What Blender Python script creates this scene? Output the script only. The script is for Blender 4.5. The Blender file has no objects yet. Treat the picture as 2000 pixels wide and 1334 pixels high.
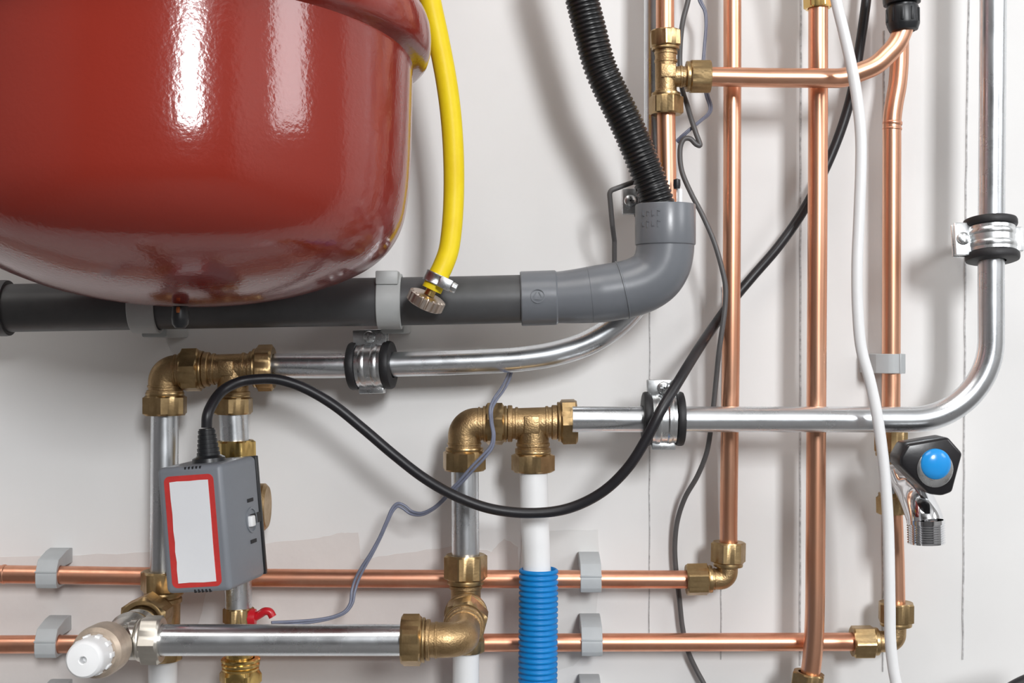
import bpy, bmesh, math, random
from mathutils import Vector, Matrix
random.seed(7)
V = Vector
PI = math.pi
scene = bpy.context.scene
COL = scene.collection

# ------------------------------------------------------------------ camera
F = 2500.0          # focal length in pixels of the 2000-wide frame
D = 1.125           # camera to wall (m)
CZ = 1.30           # camera height (m)
cam_data = bpy.data.cameras.new('camera')
cam_data.sensor_width = 36.0
cam_data.lens = 36.0 * F / 2000.0
cam_data.clip_start = 0.01
cam = bpy.data.objects.new('camera', cam_data)
cam.location = (0, -D, CZ)
cam.rotation_euler = (PI / 2, 0, 0)
COL.objects.link(cam)
scene.camera = cam


def P(px, py, d):
    """point at distance d in front of the wall"""
    k = (D - d) / F
    return V(((px - 1000) * k, -d, CZ - (py - 667) * k))


def S(n, d):
    return n * (D - d) / F


# ------------------------------------------------------------------ materials
def mat(name, base, metallic=0.0, rough=0.5, var=0.0, vscale=30.0, vstretch=(1, 1, 1), dark=None,
        bump=0.0, bscale=200.0, coat=0.0, rvar=0.0, spec=0.5, detail=4.0, emis=None):
    m = bpy.data.materials.new(name)
    m.use_nodes = True
    nt = m.node_tree
    b = nt.nodes['Principled BSDF']
    b.inputs['Metallic'].default_value = metallic
    b.inputs['Roughness'].default_value = rough
    b.inputs['Base Color'].default_value = (*base, 1)
    b.inputs['Coat Weight'].default_value = coat
    b.inputs['Specular IOR Level'].default_value = spec
    tc = nt.nodes.new('ShaderNodeTexCoord')
    mp = nt.nodes.new('ShaderNodeMapping')
    mp.inputs['Scale'].default_value = vstretch
    nt.links.new(tc.outputs['Object'], mp.inputs['Vector'])
    if var > 0:
        n = nt.nodes.new('ShaderNodeTexNoise')
        n.inputs['Scale'].default_value = vscale
        n.inputs['Detail'].default_value = detail
        n.inputs['Roughness'].default_value = 0.65
        nt.links.new(mp.outputs['Vector'], n.inputs['Vector'])
        r = nt.nodes.new('ShaderNodeValToRGB')
        r.color_ramp.elements[0].position = 0.32
        r.color_ramp.elements[1].position = 0.68
        dk = dark if dark else tuple(c * (1 - var) for c in base)
        r.color_ramp.elements[0].color = (*dk, 1)
        r.color_ramp.elements[1].color = (*base, 1)
        nt.links.new(n.outputs['Fac'], r.inputs['Fac'])
        nt.links.new(r.outputs['Color'], b.inputs['Base Color'])
        if rvar > 0:
            mr = nt.nodes.new('ShaderNodeMapRange')
            mr.inputs['From Min'].default_value = 0.3
            mr.inputs['From Max'].default_value = 0.7
            mr.inputs['To Min'].default_value = rough + rvar
            mr.inputs['To Max'].default_value = rough
            nt.links.new(n.outputs['Fac'], mr.inputs['Value'])
            nt.links.new(mr.outputs['Result'], b.inputs['Roughness'])
    if bump > 0:
        n2 = nt.nodes.new('ShaderNodeTexNoise')
        n2.inputs['Scale'].default_value = bscale
        n2.inputs['Detail'].default_value = 2.0
        nt.links.new(tc.outputs['Object'], n2.inputs['Vector'])
        bp = nt.nodes.new('ShaderNodeBump')
        bp.inputs['Strength'].default_value = bump
        bp.inputs['Distance'].default_value = 0.001
        nt.links.new(n2.outputs['Fac'], bp.inputs['Height'])
        nt.links.new(bp.outputs['Normal'], b.inputs['Normal'])
    if emis:
        b.inputs['Emission Color'].default_value = (*emis[:3], 1)
        b.inputs['Emission Strength'].default_value = emis[3]
    return m


M = {}
M['wall'] = mat('wall_paint', (0.80, 0.795, 0.785), 0, 0.62, var=0.05, vscale=3.5, bump=0.12, bscale=90, dark=(0.755, 0.745, 0.735))
M['patch'] = mat('bare_plaster', (0.735, 0.695, 0.67), 0, 0.75, var=0.1, vscale=14, bump=0.2, bscale=120, dark=(0.69, 0.645, 0.62))
M['patch_grey'] = mat('filler_plaster', (0.73, 0.725, 0.71), 0, 0.7, var=0.06, vscale=10, dark=(0.68, 0.67, 0.655))
M['patch_light'] = mat('fresh_plaster', (0.80, 0.795, 0.79), 0, 0.7, var=0.05, vscale=10)
M['pencil'] = mat('pencil_graphite', (0.62, 0.61, 0.61), 0, 0.6, var=0.5, vscale=160, dark=(0.28, 0.27, 0.27))
M['room'] = mat('room_paint', (0.42, 0.41, 0.40), 0, 0.7, var=0.05, vscale=2)
M['roomdark'] = mat('rear_wall_paint', (0.16, 0.155, 0.155), 0, 0.7, var=0.1, vscale=2)
M['roomleft'] = mat('left_wall_paint', (0.17, 0.16, 0.16), 0, 0.7, var=0.1, vscale=2)
M['floor'] = mat('concrete_floor', (0.17, 0.163, 0.16), 0, 0.7, var=0.2, vscale=6)
M['frame'] = mat('window_frame_paint', (0.7, 0.7, 0.7), 0, 0.4, var=0.03, vscale=9)
M['red'] = mat('red_enamel', (0.245, 0.0255, 0.0155), 0, 0.13, var=0.06, vscale=5, bump=0.13, bscale=300, spec=0.55)
M['copper'] = mat('copper', (0.90, 0.515, 0.35), 1, 0.30, var=0.25, vscale=17, dark=(0.74, 0.36, 0.22), rvar=0.08, detail=3, vstretch=(1, 1, 0.45))
M['copper_dull'] = mat('dull_copper', (0.88, 0.46, 0.31), 1, 0.3, var=0.3, vscale=24, dark=(0.72, 0.32, 0.20), rvar=0.12)
M['brass'] = mat('brass', (0.54, 0.385, 0.20), 1, 0.3, var=0.35, vscale=55, dark=(0.37, 0.25, 0.12), rvar=0.15, bump=0.1, bscale=500)
M['brass_cast'] = mat('cast_brass', (0.52, 0.36, 0.19), 1, 0.38, var=0.35, vscale=60, dark=(0.37, 0.245, 0.12), rvar=0.12, bump=0.3, bscale=700)
M['gold'] = mat('bright_brass', (0.86, 0.60, 0.22), 1, 0.2, var=0.2, vscale=40, rvar=0.1)
M['nickel'] = mat('pinkish_nickel_brass', (0.72, 0.62, 0.54), 1, 0.35, var=0.2, vscale=60, rvar=0.1)
M['galv'] = mat('galvanised_steel', (0.80, 0.825, 0.85), 1, 0.23, var=0.14, vscale=35, vstretch=(1, 1, 1), rvar=0.12)
M['chrome'] = mat('chrome', (0.82, 0.83, 0.85), 1, 0.07, var=0.05, vscale=20)
M['zinc'] = mat('zinc_plate', (0.80, 0.82, 0.83), 1, 0.22, var=0.15, vscale=90, rvar=0.15, bump=0.06, bscale=300)
M['rubber'] = mat('black_rubber', (0.018, 0.017, 0.019), 0, 0.55, var=0.3, vscale=60, bump=0.15, bscale=300)
M['cable'] = mat('black_cable_sheath', (0.014, 0.013, 0.016), 0, 0.42, var=0.2, vscale=60, bump=0.06, bscale=300)
M['hose'] = mat('black_corrugated_plastic', (0.011, 0.011, 0.012), 0, 0.35, var=0.2, vscale=40)
M['pvc_dark'] = mat('dark_grey_pvc', (0.082, 0.083, 0.086), 0, 0.38, var=0.25, vscale=16, bump=0.08, bscale=160, rvar=0.12)
M['pvc'] = mat('grey_pvc', (0.155, 0.165, 0.182), 0, 0.27, var=0.12, vscale=18, bump=0.05, bscale=140, rvar=0.1)
M['clip'] = mat('light_grey_plastic', (0.46, 0.475, 0.47), 0, 0.45, var=0.08, vscale=40)
M['clip_grey'] = mat('mid_grey_plastic', (0.47, 0.49, 0.50), 0, 0.45, var=0.08, vscale=40)
M['yellow'] = mat('yellow_hose_plastic', (0.86, 0.67, 0.016), 0, 0.45, spec=0.25, var=0.12, vscale=40, dark=(0.81, 0.59, 0.012), bump=0.08, bscale=220)
M['white'] = mat('white_plastic', (0.86, 0.865, 0.87), 0, 0.35, var=0.03, vscale=30)
M['cream'] = mat('worn_beige_metal', (0.60, 0.49, 0.39), 0.55, 0.45, var=0.3, vscale=70, bump=0.1)
M['silver'] = mat('nickel_plated_brass', (0.66, 0.63, 0.58), 1, 0.22, var=0.25, vscale=40, rvar=0.12)
M['silver_nut'] = mat('dull_nickel', (0.74, 0.70, 0.63), 1, 0.36, var=0.15, vscale=40, rvar=0.1)
M['blue'] = mat('blue_conduit_plastic', (0.004, 0.215, 0.58), 0, 0.4, spec=0.3, var=0.06, vscale=30)
M['bluecap'] = mat('blue_cap_plastic', (0.02, 0.30, 0.75), 0, 0.2, var=0.04, vscale=30)
M['black_gloss'] = mat('glossy_black_plastic', (0.014, 0.013, 0.015), 0, 0.28, var=0.2, vscale=60, bump=0.05)
M['black'] = mat('black_plastic', (0.014, 0.015, 0.017), 0, 0.38, var=0.2, vscale=60)
M['box'] = mat('grey_housing_plastic', (0.20, 0.215, 0.24), 0, 0.42, var=0.05, vscale=40, bump=0.05, bscale=500)
M['label_red'] = mat('red_label_ink', (0.62, 0.045, 0.040), 0, 0.45, var=0.15, vscale=120)
M['label_white'] = mat('white_label_paper', (0.82, 0.83, 0.85), 0, 0.5, var=0.02, vscale=40)
M['red_plastic'] = mat('red_lever_plastic', (0.55, 0.012, 0.022), 0, 0.32, var=0.1, vscale=60)
M['wire'] = mat('dark_grey_wire', (0.105, 0.10, 0.10), 0, 0.45, var=0.15, vscale=60)
M['wire_blue'] = mat('bluish_grey_wire', (0.20, 0.215, 0.29), 0, 0.35, var=0.25, vscale=80)
M['white_cable'] = mat('white_cable_sheath', (0.80, 0.80, 0.805), 0, 0.4, var=0.04, vscale=40)
M['dark_slot'] = mat('dark_recess', (0.012, 0.012, 0.014), 0, 0.6, var=0.1, vscale=40)
M['orange'] = mat('rusty_orange', (0.45, 0.13, 0.03), 0.3, 0.6, var=0.4, vscale=120)


# ------------------------------------------------------------------ geometry helpers
def basis(axis, hint=None):
    w = V(axis).normalized()
    h = V(hint) if hint is not None else (V((0, 0, 1)) if abs(w.z) < 0.9 else V((0, -1, 0)))
    u = (h - w * h.dot(w))
    u.normalize()
    v = w.cross(u)
    return u, v, w


def catmull(pts, n=10):
    if len(pts) < 3:
        return [V(p) for p in pts]
    q = [V(p) for p in pts]
    q = [q[0] * 2 - q[1]] + q + [q[-1] * 2 - q[-2]]
    out = []
    for i in range(1, len(q) - 2):
        p0, p1, p2, p3 = q[i - 1], q[i], q[i + 1], q[i + 2]
        # centripetal parameterisation
        t0 = 0.0
        t1 = t0 + max((p1 - p0).length, 1e-6) ** 0.5
        t2 = t1 + max((p2 - p1).length, 1e-6) ** 0.5
        t3 = t2 + max((p3 - p2).length, 1e-6) ** 0.5
        for k in range(n):
            t = t1 + (t2 - t1) * k / n
            a1 = p0 * ((t1 - t) / (t1 - t0)) + p1 * ((t - t0) / (t1 - t0))
            a2 = p1 * ((t2 - t) / (t2 - t1)) + p2 * ((t - t1) / (t2 - t1))
            a3 = p2 * ((t3 - t) / (t3 - t2)) + p3 * ((t - t2) / (t3 - t2))
            b1 = a1 * ((t2 - t) / (t2 - t0)) + a2 * ((t - t0) / (t2 - t0))
            b2 = a2 * ((t3 - t) / (t3 - t1)) + a3 * ((t - t1) / (t3 - t1))
            out.append(b1 * ((t2 - t) / (t2 - t1)) + b2 * ((t - t1) / (t2 - t1)))
    out.append(q[-2])
    return out


def fillet(pts, radius, n=10):
    """polyline with rounded corners"""
    q = [V(p) for p in pts]
    out = [q[0]]
    for i in range(1, len(q) - 1):
        a = (q[i - 1] - q[i])
        b = (q[i + 1] - q[i])
        la, lb = a.length, b.length
        a.normalize(); b.normalize()
        ang = a.angle(b)
        if ang > PI - 0.02:
            out.append(q[i]); continue
        t = min(radius / math.tan(ang / 2), la * 0.49, lb * 0.49)
        r = t * math.tan(ang / 2)
        bis = (a + b).normalized()
        c = q[i] + bis * (r / math.sin(ang / 2))
        s = q[i] + a * t - c
        e = q[i] + b * t - c
        tot = s.angle(e)
        ax = s.cross(e).normalized()
        for k in range(n + 1):
            out.append(c + Matrix.Rotation(tot * k / n, 3, ax) @ s)
    out.append(q[-1])
    return out


def resample(pts, step):
    acc = [0.0]
    for a, b in zip(pts, pts[1:]):
        acc.append(acc[-1] + (b - a).length)
    L = acc[-1]
    n = max(2, int(round(L / step)))
    out = []
    j = 0
    for k in range(n + 1):
        s = L * k / n
        while j < len(acc) - 2 and acc[j + 1] < s:
            j += 1
        t = (s - acc[j]) / max(acc[j + 1] - acc[j], 1e-9)
        out.append(pts[j].lerp(pts[j + 1], t))
    return out, L


def ring_loft(bm, rings, closed_ends=(True, True), wrap=False):
    vs = [[bm.verts.new(p) for p in r] for r in rings]
    n = len(vs[0])
    m = len(vs)
    for i in range(m if wrap else m - 1):
        a, b = vs[i], vs[(i + 1) % m]
        for k in range(n):
            bm.faces.new((a[k], a[(k + 1) % n], b[(k + 1) % n], b[k]))
    if not wrap:
        if closed_ends[0]:
            bm.faces.new(list(reversed(vs[0])))
        if closed_ends[1]:
            bm.faces.new(vs[-1])


def sweep(bm, pts, rad, seg=24, caps=(True, True)):
    """tube along pts; rad is a number or a function of arc length"""
    pts = [V(p) for p in pts]
    tang = []
    for i in range(len(pts)):
        a = pts[max(i - 1, 0)]
        b = pts[min(i + 1, len(pts) - 1)]
        tang.append((b - a).normalized())
    u, v, w = basis(tang[0])
    rings = []
    s = 0.0
    for i, p in enumerate(pts):
        if i:
            s += (p - pts[i - 1]).length
            q = tang[i - 1].rotation_difference(tang[i])
            u = q @ u
        u = (u - tang[i] * u.dot(tang[i])).normalized()
        v = tang[i].cross(u)
        r = rad(s) if callable(rad) else rad
        rings.append([p + (u * math.cos(2 * PI * k / seg) + v * math.sin(2 * PI * k / seg)) * r for k in range(seg)])
    ring_loft(bm, rings, caps)


def lathe(bm, prof, org, axis, seg=32, caps=(True, True), wrap=False, hint=None):
    """prof: list of (radius, height along axis)"""
    u, v, w = basis(axis, hint)
    org = V(org)
    rings = []
    for r, h in prof:
        r = max(r, 1e-5)
        rings.append([org + w * h + (u * math.cos(2 * PI * k / seg) + v * math.sin(2 * PI * k / seg)) * r for k in range(seg)])
    ring_loft(bm, rings, caps, wrap)


def polyring(bm, prof, org, axis, sides=6, seg=72, phase=0.0, hint=None):
    """wrapped profile [(clip radius, height, is_poly_radius or None)]: polygonal outside, round inside"""
    u, v, w = basis(axis, hint)
    org = V(org)
    rings = []
    for clip, h, ap in prof:
        ring = []
        for k in range(seg):
            th = 2 * PI * k / seg
            r = clip
            if ap is not None:
                a = (th + phase) % (2 * PI / sides) - PI / sides
                r = min(clip, ap / math.cos(a))
            ring.append(org + w * h + (u * math.cos(th) + v * math.sin(th)) * r)
        rings.append(ring)
    ring_loft(bm, rings, wrap=True)


def nut(bm, p0, p1, R, bore, phase=0.0, sides=6, hint=None, lip=True):
    """hex compression nut from p0 (body side) to p1 (pipe side), circumradius R"""
    p0, p1 = V(p0), V(p1)
    L = (p1 - p0).length
    ap = R * math.cos(PI / sides)
    c = R * 0.07
    prof = [(bore, 0, None)]
    if lip:
        prof += [(ap * 0.93, 0, None), (ap * 0.95, L * 0.06, None), (ap * 0.93, L * 0.14, None), (ap * 0.97, L * 0.15, None)]
    else:
        prof += [(ap * 0.98, 0, None)]
    prof += [(R, L * 0.15 + c, ap), (R, L - c * 1.2, ap), (ap * 0.985, L, ap), (ap * 0.93, L, None), (bore, L * 0.985, None), (bore, L * 0.7, None)]
    polyring(bm, prof, p0, p1 - p0, sides=sides, phase=phase, hint=hint)


def box(bm, org, u, v, w, lo, hi, bev=0.0, seg=2):
    """box in the frame (org,u,v,w) between corner triples lo and hi"""
    u, v, w = V(u), V(v), V(w)
    tmp = bmesh.new()
    bmesh.ops.create_cube(tmp, size=1.0)
    for vert in tmp.verts:
        c = [lo[i] + (vert.co[i] + 0.5) * (hi[i] - lo[i]) for i in range(3)]
        vert.co = V(c)
    if bev > 0:
        bmesh.ops.bevel(tmp, geom=list(tmp.edges), offset=bev, segments=seg, profile=0.5, affect='EDGES')
    merge(bm, tmp, lambda c: V(org) + u * c.x + v * c.y + w * c.z)


def prism(bm, poly, org, u, v, w, w0, w1, bev=0.0, seg=2):
    """polygon (in u,v) extruded along w from w0 to w1"""
    tmp = bmesh.new()
    a = [tmp.verts.new((x, y, w0)) for x, y in poly]
    b = [tmp.verts.new((x, y, w1)) for x, y in poly]
    n = len(poly)
    tmp.faces.new(list(reversed(a)))
    tmp.faces.new(b)
    for k in range(n):
        tmp.faces.new((a[k], a[(k + 1) % n], b[(k + 1) % n], b[k]))
    bmesh.ops.recalc_face_normals(tmp, faces=tmp.faces)
    if bev > 0:
        bmesh.ops.bevel(tmp, geom=list(tmp.edges), offset=bev, segments=seg, profile=0.5, affect='EDGES', clamp_overlap=True)
    u, v, w = V(u), V(v), V(w)
    merge(bm, tmp, lambda c: V(org) + u * c.x + v * c.y + w * c.z)


def merge(bm, tmp, fn):
    tmp.verts.ensure_lookup_table()
    new = [bm.verts.new(fn(v.co)) for v in tmp.verts]
    for i, v in enumerate(tmp.verts):
        v.index = i
    for f in tmp.faces:
        try:
            bm.faces.new([new[v.index] for v in f.verts])
        except ValueError:
            pass
    tmp.free()


def obj(name, bm, material, parent=None, label=None, sharp=32.0):
    bmesh.ops.recalc_face_normals(bm, faces=bm.faces)
    lim = math.radians(sharp)
    for f in bm.faces:
        f.smooth = True
    for e in bm.edges:
        e.smooth = not (len(e.link_faces) == 2 and e.calc_face_angle(0.0) > lim)
    lo = V((min(v.co[i] for v in bm.verts) for i in range(3)))
    hi = V((max(v.co[i] for v in bm.verts) for i in range(3)))
    c = (lo + hi) / 2
    for v in bm.verts:
        v.co -= c
    me = bpy.data.meshes.new(name)
    bm.to_mesh(me)
    bm.free()
    me.materials.append(M[material])
    o = bpy.data.objects.new(name, me)
    COL.objects.link(o)
    wloc = c
    o.location = wloc
    if parent is not None:
        pw = V((0, 0, 0))
        p = parent
        while p is not None:
            pw += p.location
            p = p.parent
        o.parent = parent
        o.location = wloc - pw
    if label:
        o['label'] = label
    return o


def tag(o, label, cat, group=None):
    o['label'] = label
    o['category'] = cat
    if group:
        o['group'] = group
    return o


def thing(name, label, cat, loc, group=None):
    o = bpy.data.objects.new(name, None)
    o.empty_display_size = 0.02
    o.location = V(loc)
    COL.objects.link(o)
    return tag(o, label, cat, group)


def NB():
    return bmesh.new()


def pipe(name, label, cat, pts, r, material, group=None, seg=32, smooth=0, step=None, radius_fn=None):
    pts = [V(p) for p in pts]
    if smooth:
        pts = catmull(pts, smooth)
    bm = NB()
    sweep(bm, pts, radius_fn or r, seg)
    return tag(obj(name, bm, material, sharp=50), label, cat, group)


X, Y, Z = V((1, 0, 0)), V((0, 1, 0)), V((0, 0, 1))
OUT = V((0, -1, 0))      # away from the wall, towards the room

# ------------------------------------------------------------------ room shell
RX0, RX1, RY, RH = -2.3, 2.6, -4.2, 3.3


def struct(name, bm, m, parent=None):
    o = obj(name, bm, m, parent)
    if parent is None:
        o['kind'] = 'structure'
    return o


def wbox(bm, lo, hi):
    box(bm, (0, 0, 0), X, Y, Z, lo, hi)


bm = NB(); wbox(bm, (RX0, 0, 0), (RX1, 0.12, RH)); wall = struct('wall_back', bm, 'wall')
bm = NB(); wbox(bm, (RX0 - 0.12, RY - 0.12, -0.1), (RX1 + 0.12, 0.12, 0)); struct('floor', bm, 'floor')
bm = NB(); wbox(bm, (RX0 - 0.12, RY - 0.12, RH), (RX1 + 0.12, 0.12, RH + 0.1)); struct('ceiling', bm, 'room')
bm = NB(); wbox(bm, (RX0 - 0.12, RY - 0.12, 0), (RX0, 0.12, RH)); struct('wall_left', bm, 'roomleft')


def wall_with_hole(name, a0, a1, h0, h1, b0, b1, mk, m):
    bm = NB()
    for (s0, s1, t0, t1) in ((b0, a0, 0, RH), (a1, b1, 0, RH), (a0, a1, 0, h0), (a0, a1, h1, RH)):
        if s1 - s0 > 1e-4 and t1 - t0 > 1e-4:
            wbox(bm, *mk(s0, s1, t0, t1))
    struct(name, bm, m)


KY0, KY1, KZ0, KZ1 = -2.20, -1.12, 1.95, 3.1      # large window in the right wall
SX0, SX1, SZ0, SZ1 = 0.72, 1.42, 2.12, 3.2      # narrow window in the wall behind the camera
wall_with_hole('wall_right', KY0, KY1, KZ0, KZ1, RY, 0, lambda a, b, c, d: ((RX1, a, c), (RX1 + 0.12, b, d)), 'room')
wall_with_hole('wall_front', SX0, SX1, SZ0, SZ1, RX0, RX1, lambda a, b, c, d: ((a, RY - 0.12, c), (b, RY, d)), 'roomdark')


def window_frame(name, mk, a0, a1, z0, z1, t=0.03):
    bm = NB()
    for (s0, s1, q0, q1) in ((a0, a0 + t, z0, z1), (a1 - t, a1, z0, z1), (a0 + t, a1 - t, z0, z0 + t), (a0 + t, a1 - t, z1 - t, z1)):
        wbox(bm, *mk(s0, s1, q0, q1))
    struct(name, bm, 'frame')


window_frame('window_1', lambda a, b, c, d: ((RX1 + 0.03, a, c), (RX1 + 0.09, b, d)), KY0, KY1, KZ0, KZ1)
window_frame('window_2', lambda a, b, c, d: ((a, RY - 0.09, c), (b, RY - 0.03, d)), SX0, SX1, SZ0, SZ1)


def area(name, loc, rot, sx, sy, power, color):
    l = bpy.data.lights.new(name, 'AREA')
    l.shape = 'RECTANGLE'
    l.size, l.size_y = sx, sy
    l.energy = power
    l.color = color
    o = bpy.data.objects.new(name, l)
    o.location = loc
    o.rotation_euler = rot
    COL.objects.link(o)
    return o


# daylight through the two windows, and an added fill light under the ceiling
area('daylight_window_1', (RX1 + 0.06, (KY0 + KY1) / 2, (KZ0 + KZ1) / 2), (PI / 2, 0, PI / 2), KY1 - KY0 - 0.06, KZ1 - KZ0 - 0.06, 27, (0.97, 0.985, 1.0))
area('daylight_window_2', ((SX0 + SX1) / 2, RY - 0.06, (SZ0 + SZ1) / 2), (PI / 2, 0, 0), SX1 - SX0 - 0.06, SZ1 - SZ0 - 0.06, 138, (0.97, 0.985, 1.0))
area('ceiling_fill', (-0.6, -1.5, RH - 0.03), (0, 0, 0), 1.3, 1.3, 26, (1.0, 0.97, 0.93))

w = bpy.data.worlds.new('world')
scene.world = w
w.use_nodes = True
w.node_tree.nodes['Background'].inputs['Color'].default_value = (0.75, 0.85, 1.0, 1)
w.node_tree.nodes['Background'].inputs['Strength'].default_value = 0.6

# ---- marks on the wall: repair plaster and pencil lines


def wall_patch(name, pts, m, t=0.0003):
    bm = NB()
    poly = [(P(a, b, 0).x, P(a, b, 0).z) for a, b in pts]
    prism(bm, poly, (0, 0, 0), X, Z, OUT, -0.0005, t)
    obj(name, bm, m, wall)


def jag(pts, amp=4, n=5):
    out = []
    for (a, b), (c, d) in zip(pts, pts[1:]):
        for k in range(n):
            t = k / n
            out.append((a + (c - a) * t + random.uniform(-amp, amp) * (k > 0), b + (d - b) * t + random.uniform(-amp, amp) * (k > 0)))
    out.append(pts[-1])
    return out


wall_patch('plaster_repair', jag([(-700, 1106), (120, 1085), (300, 1078), (520, 1062), (610, 1052), (668, 1040), (700, 1040), (704, 1092), (790, 1080), (905, 1064), (960, 1078), (985, 1052), (1012, 1068), (1016, 1110)], 2)
           + [(1012, 1700), (-700, 1700)], 'patch', 0.0003)
wall_patch('plaster_repair', jag([(1016, 1122), (1020, 1040), (1060, 1036), (1168, 1034), (1172, 1100)], 1) + [(1160, 1260), (1120, 1300), (1016, 1330)], 'patch_grey', 0.00045)
wall_patch('plaster_repair', jag([(382, 1232), (412, 1130), (430, 1128), (448, 1180), (440, 1232)], 2), 'patch_light', 0.0006)


def pencil(pts, wpx=2.1):
    bm = NB()
    path = []
    for (a, b), (c, d) in zip(pts, pts[1:]):
        n = max(1, int(abs(d - b) / 40))
        for k in range(n):
            t = k / n
            path.append((a + (c - a) * t + random.uniform(-0.7, 0.7), b + (d - b) * t))
    path.append(pts[-1])
    le = [(P(a - wpx / 2, b, 0).x, P(a, b, 0).z) for a, b in path]
    ri = [(P(a + wpx / 2, b, 0).x, P(a, b, 0).z) for a, b in path]
    prism(bm, le + ri[::-1], (0, 0, 0), X, Z, OUT, -0.0004, 0.0008)
    obj('pencil_line', bm, 'pencil', wall)


pencil([(1269, 560), (1268, 1245)])
pencil([(1410, 560), (1408, 1288)])
pencil([(1564, -40), (1562, 1300)], 3.4)
pencil([(1727, 60), (1724, 1312)])
pencil([(1892, -40), (1886, 400), (1880, 1288)], 3.0)

# ------------------------------------------------------------------ the red expansion vessel
TD = 0.235
Dc = D - TD
tax = (355 - 1000) / F * Dc
tank = thing('expansion_vessel', 'large glossy red steel vessel with rounded bottom hanging at the upper left', 'tank', (tax, -TD, CZ + 0.02))


def silh(px, py):
    v = (px - 1000) / F
    r = abs(tax - v * Dc) / math.sqrt(1 + v * v)
    t = (tax * v + Dc) / (1 + v * v)
    return r, (667 - py) / F * t


sil = [(805, 140), (804, 250), (801, 350), (796, 400), (789, 438), (776, 470), (757, 497), (730, 520), (700, 537), (660, 554), (610, 571), (560, 583), (510, 592), (460, 597.5), (410, 600.5), (378, 601)]
prof = [silh(*p) for p in sil]
prof.append((0.0, prof[-1][1] - 0.0001))
prof = [V((a, b, 0)) for a, b in prof][::-1]
prof = [(p.x, p.y) for p in catmull(prof, 5)]
R0 = prof[-1][0]
TAX = V((0, 0.085, 1)).normalized()      # the vessel hangs very slightly tipped back
TORG = V((tax, -TD, CZ)) + V((0, -0.085 * 0.12, 0.003))
prof += [(R0, 0.22), (R0, 0.46), (R0 * 0.97, 0.51), (R0 * 0.85, 0.56), (R0 * 0.6, 0.60), (R0 * 0.3, 0.615), (0, 0.62)]
bm = NB()
lathe(bm, prof, TORG, TAX, 160, caps=(False, False))
obj('shell', bm, 'red', tank, sharp=60)
bm = NB()
rp = [(R0 - 0.002, 0.1915), (R0 + 0.0035, 0.1950), (R0 + 0.0075, 0.1960), (R0 + 0.0110, 0.1990), (R0 + 0.0126, 0.2045), (R0 + 0.0130, 0.2115), (R0 + 0.0124, 0.2195), (R0 + 0.0105, 0.2255), (R0 + 0.007, 0.2290), (R0 + 0.003, 0.2310), (R0 - 0.002, 0.2320)]
lathe(bm, rp, TORG, TAX, 160, caps=(False, False), wrap=True)
obj('rim', bm, 'red', tank, sharp=40)
# drain plug under the vessel
bm = NB()
bz = prof[0][1]
dpx = P(352, 0, TD - 0.0).x
lathe(bm, [(0, -0.0145), (0.0035, -0.014), (0.0055, -0.0115), (0.0062, -0.007), (0.0060, -0.002), (0.0055, 0.0012), (0, 0.0015)], (dpx, -TD, CZ + bz), Z, 24)
dp = obj('drain_plug', bm, 'black', tank)
bm = NB()
lathe(bm, [(0, -0.0022), (0.0012, -0.002), (0.0015, 0), (0.0012, 0.002), (0, 0.0022)], (dpx, -TD - 0.0056, CZ + bz - 0.0015), Z, 12)
obj('rust_spot', bm, 'orange', dp)

# ------------------------------------------------------------------ copper pipes
CR = 0.0075
E_D = 0.075     # tee and discharge pipe
pipe('copper_pipe', 'vertical copper pipe ending in the elbow beside the dark grey wire', 'pipe',
     [P(1430, -520, 0.046), P(1430, 300, 0.046), P(1428, 640, 0.046), P(1424.5, 900, 0.041), P(1423, 1020, 0.037), P(1423, 1064, 0.036)], CR, 'copper', smooth=6)
pipe('copper_pipe', 'vertical copper pipe under the brass nut at the top edge, running to the bottom', 'pipe',
     [P(1598, 8, 0.056), P(1597.5, 300, 0.056), P(1595, 700, 0.056), P(1592.5, 1100, 0.056), P(1591.5, 1200, 0.056), P(1588, 1270, 0.055), P(1581, 1330, 0.053), P(1570, 1420, 0.05)], 0.0081, 'copper', smooth=6)
cp = pipe('copper_pipe', 'copper pipe swerving behind the black coupling, running down to the tap', 'pipe',
          [P(1757, -520, 0.03), P(1757, 60, 0.03), P(1756.5, 120, 0.03), P(1753, 165, 0.03), P(1746, 205, 0.03), P(1742.5, 235, 0.03), P(1742, 290, 0.03), P(1741, 600, 0.03), P(1740, 842, 0.03)], 0.0078, 'copper', smooth=8)
bm = NB()
lathe(bm, [(0.0079, -0.0016), (0.0083, -0.0008), (0.0083, 0.0008), (0.0079, 0.0016)], P(1743, 241, 0.03), V((0.06, 0, 1)), 32, caps=(False, False))
lathe(bm, [(0.0079, -0.0010), (0.0082, -0.0005), (0.0082, 0.0005), (0.0079, 0.0010)], P(1742.5, 252, 0.03), V((0.03, 0, 1)), 32, caps=(False, False))
obj('crimp_ring', bm, 'copper_dull', cp)
pipe('copper_pipe', 'thin copper pipe between the tap and the lower right elbow', 'pipe',
     [P(1746, 990, 0.03), P(1750, 1100, 0.03), P(1751.5, 1184, 0.03)], 0.0072, 'copper')
pipe('copper_pipe', 'upper copper pipe from brass tee curving up into the black coupling', 'pipe',
     fillet([P(1378, 149.5, E_D), P(1500, 152, E_D), P(1648, 153, E_D + 0.002), P(1712, 128, E_D + 0.003), P(1752, 88, E_D + 0.003), P(1767, 50, E_D + 0.003)], 0.035, 8), 0.0079, 'copper')
pipe('copper_pipe', 'short copper pipe above the brass tee at the top edge', 'pipe', [P(1298, -520, E_D), P(1299, 70, E_D)], CR, 'copper')
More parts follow.
